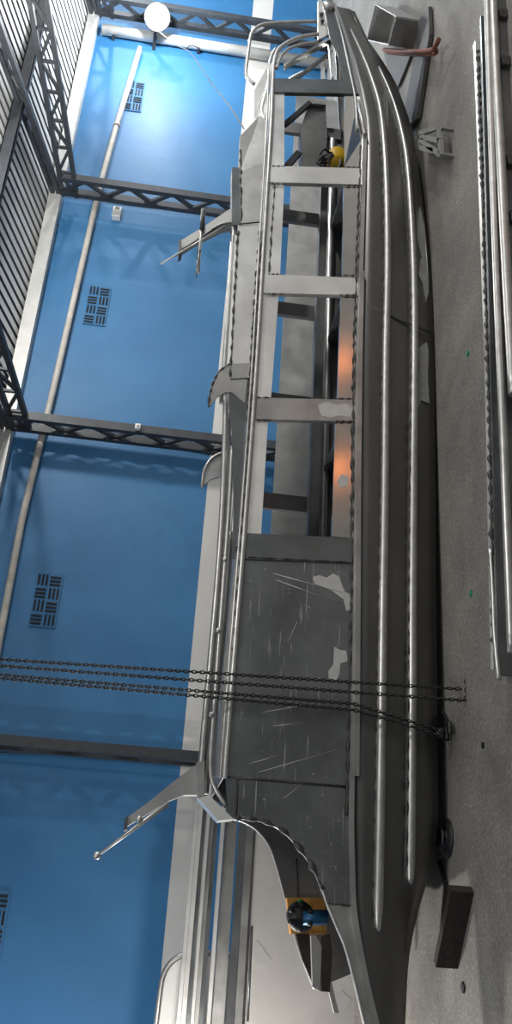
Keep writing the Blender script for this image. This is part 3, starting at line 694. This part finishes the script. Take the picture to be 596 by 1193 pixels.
for y_ in (25, 80, 195, 260):
    x_ = np.interp(y_, (0, 90, 190, 320), (578, 583, 588, 595)); p = atz(x_, y_, .04)
    MB().box((p[0]-.035, p[1]-.06, 0), (p[0]+.035, p[1], .05)).build('clip', WELD, t)

# floor oddments
p1 = atz(552, 1040, .0); p2 = atz(533, 1129, .0)
t = None
d = Vector(p2-p1); 
a = Vector((p1[0], p1[1], 0)); b = Vector((p2[0], p2[1], 0)); n_ = Vector((d.y, -d.x, 0)).normalized()
if n_.y < 0: n_ = -n_
tag(MB().hexa([a, b, b+n_*.045, a+n_*.045, a+Vector((0, 0, .11)), b+Vector((0, 0, .11)), b+n_*.045+Vector((0, 0, .11)), a+n_*.045+Vector((0, 0, .11))]).build('timber_block', WOODB), 'dark timber block on the floor near the stern of the hull', 'block')
tag(MB().bar(atz(511, 1003, .012), atz(519, 1030, .012), .018, .02).bar(atz(519, 1030, .012), atz(514, 1088, .012), .014, .02).build('thin_rod', BLACK), 'thin bent dark rod lying on the floor by the timber block', 'rod')
def scrap(lab, x_, y_, m_, s_=.03, grp=None):
    c = Vector(atz(x_, y_, .0)); pts = [c+Vector((s_*random.uniform(.5, 1)*math.cos(a_), s_*random.uniform(.4, .9)*math.sin(a_), 0)) for a_ in np.linspace(0, 6.28, 8)[:-1]]
    return tag(MB().prism(pts, (0, 0, .008)).build('floor_scrap', m_), lab, 'scrap', grp)
scrap('green scrap on the floor level with the bay reflecting orange light', 545, 412, GREEN, .025)
scrap('green scrap on the floor level with the pale etched patches', 549, 691, GREEN, .025)
scrap('dark scrap on the floor at the bent rod', 521, 1036, BLACK, .03)
scrap('dark scrap on the floor beside the timber block', 523, 1056, BLACK, .022)
scrap('dark sliver on the floor between stern and timber block end', 540, 1150, BLACK, .03)
scrap('dark speck on the floor below the hanging chains', 563, 868, BLACK, .02)
# trough, plank, strap, trestle beyond the bow
t = thing('metal_trough', 'grey folded sheet metal trough on the floor beyond the bow', 'trough', tuple(atz(462, 40, 0)))
c0, c1, c2, c3 = (atz(452, 50, .0), atz(481, 56, .0), atz(491, 25, .0), atz(462, 10, .0))
hh = np.array((0, 0, .22))
MB().prism([c0, c1, c2, c3], (0, 0, .01)).build('bottom', TIN, t)
for a_, b_ in ((c0, c1), (c1, c2), (c2, c3), (c3, c0)): MB().prism([a_, b_, b_+hh, a_+hh], np.cross(b_-a_, (0, 0, 1))/np.linalg.norm(b_-a_)*.008).build('wall_panel', TIN, t)
tag(MB().prism([atz(x_, y_, .01) for x_, y_ in ((449, 62), (481, 63), (466, 100), (460, 108))], (0, 0, .02)).build('dark_sheet', DARKS), 'dark metal sheet on the floor between bow and plank', 'sheet')
tag(MB().prism([atz(x_, y_, .01) for x_, y_ in ((503, 8), (504, 40), (490, 138), (478, 150), (470, 150), (488, 60), (491, 25))], (0, 0, .03)).build('plank', DARKS), 'long dark tapered plank on the floor beyond the bow', 'plank')
tag(MB().tube(smoothline([atz(x_, y_, .09) for x_, y_ in ((447, 58), (470, 60), (500, 59), (507, 53), (511, 46))], 4), .018, 8).tube(smoothline([atz(x_, y_, .06) for x_, y_ in ((450, 61), (475, 63), (505, 63), (507, 56))], 4), .014, 8).build('strap', RED), 'rust red strap stretched across the floor beyond the bow', 'strap')
t = thing('trestle', 'small grey angle trestle on the floor beside the bow', 'trestle', tuple(atz(495, 165, 0)))
q = lambda x_, y_, z: atz(x_, y_, z)
for a_, b_ in (((489, 159), (513, 164)), ((491, 155), (511, 148)), ((491, 163), (513, 180)), ((489, 154), (490, 173)), ((511, 146), (514, 182)), ((490, 172), (506, 176))):
    MB().bar(q(*a_, .09), q(*b_, .09), .035, .03).build('bar', TIN, t)
for a_ in ((490, 158), (513, 149), (513, 180), (491, 172)):
    e = q(*a_, .09); MB().bar((e[0], e[1], 0), e, .025, .025).build('leg', TIN, t)
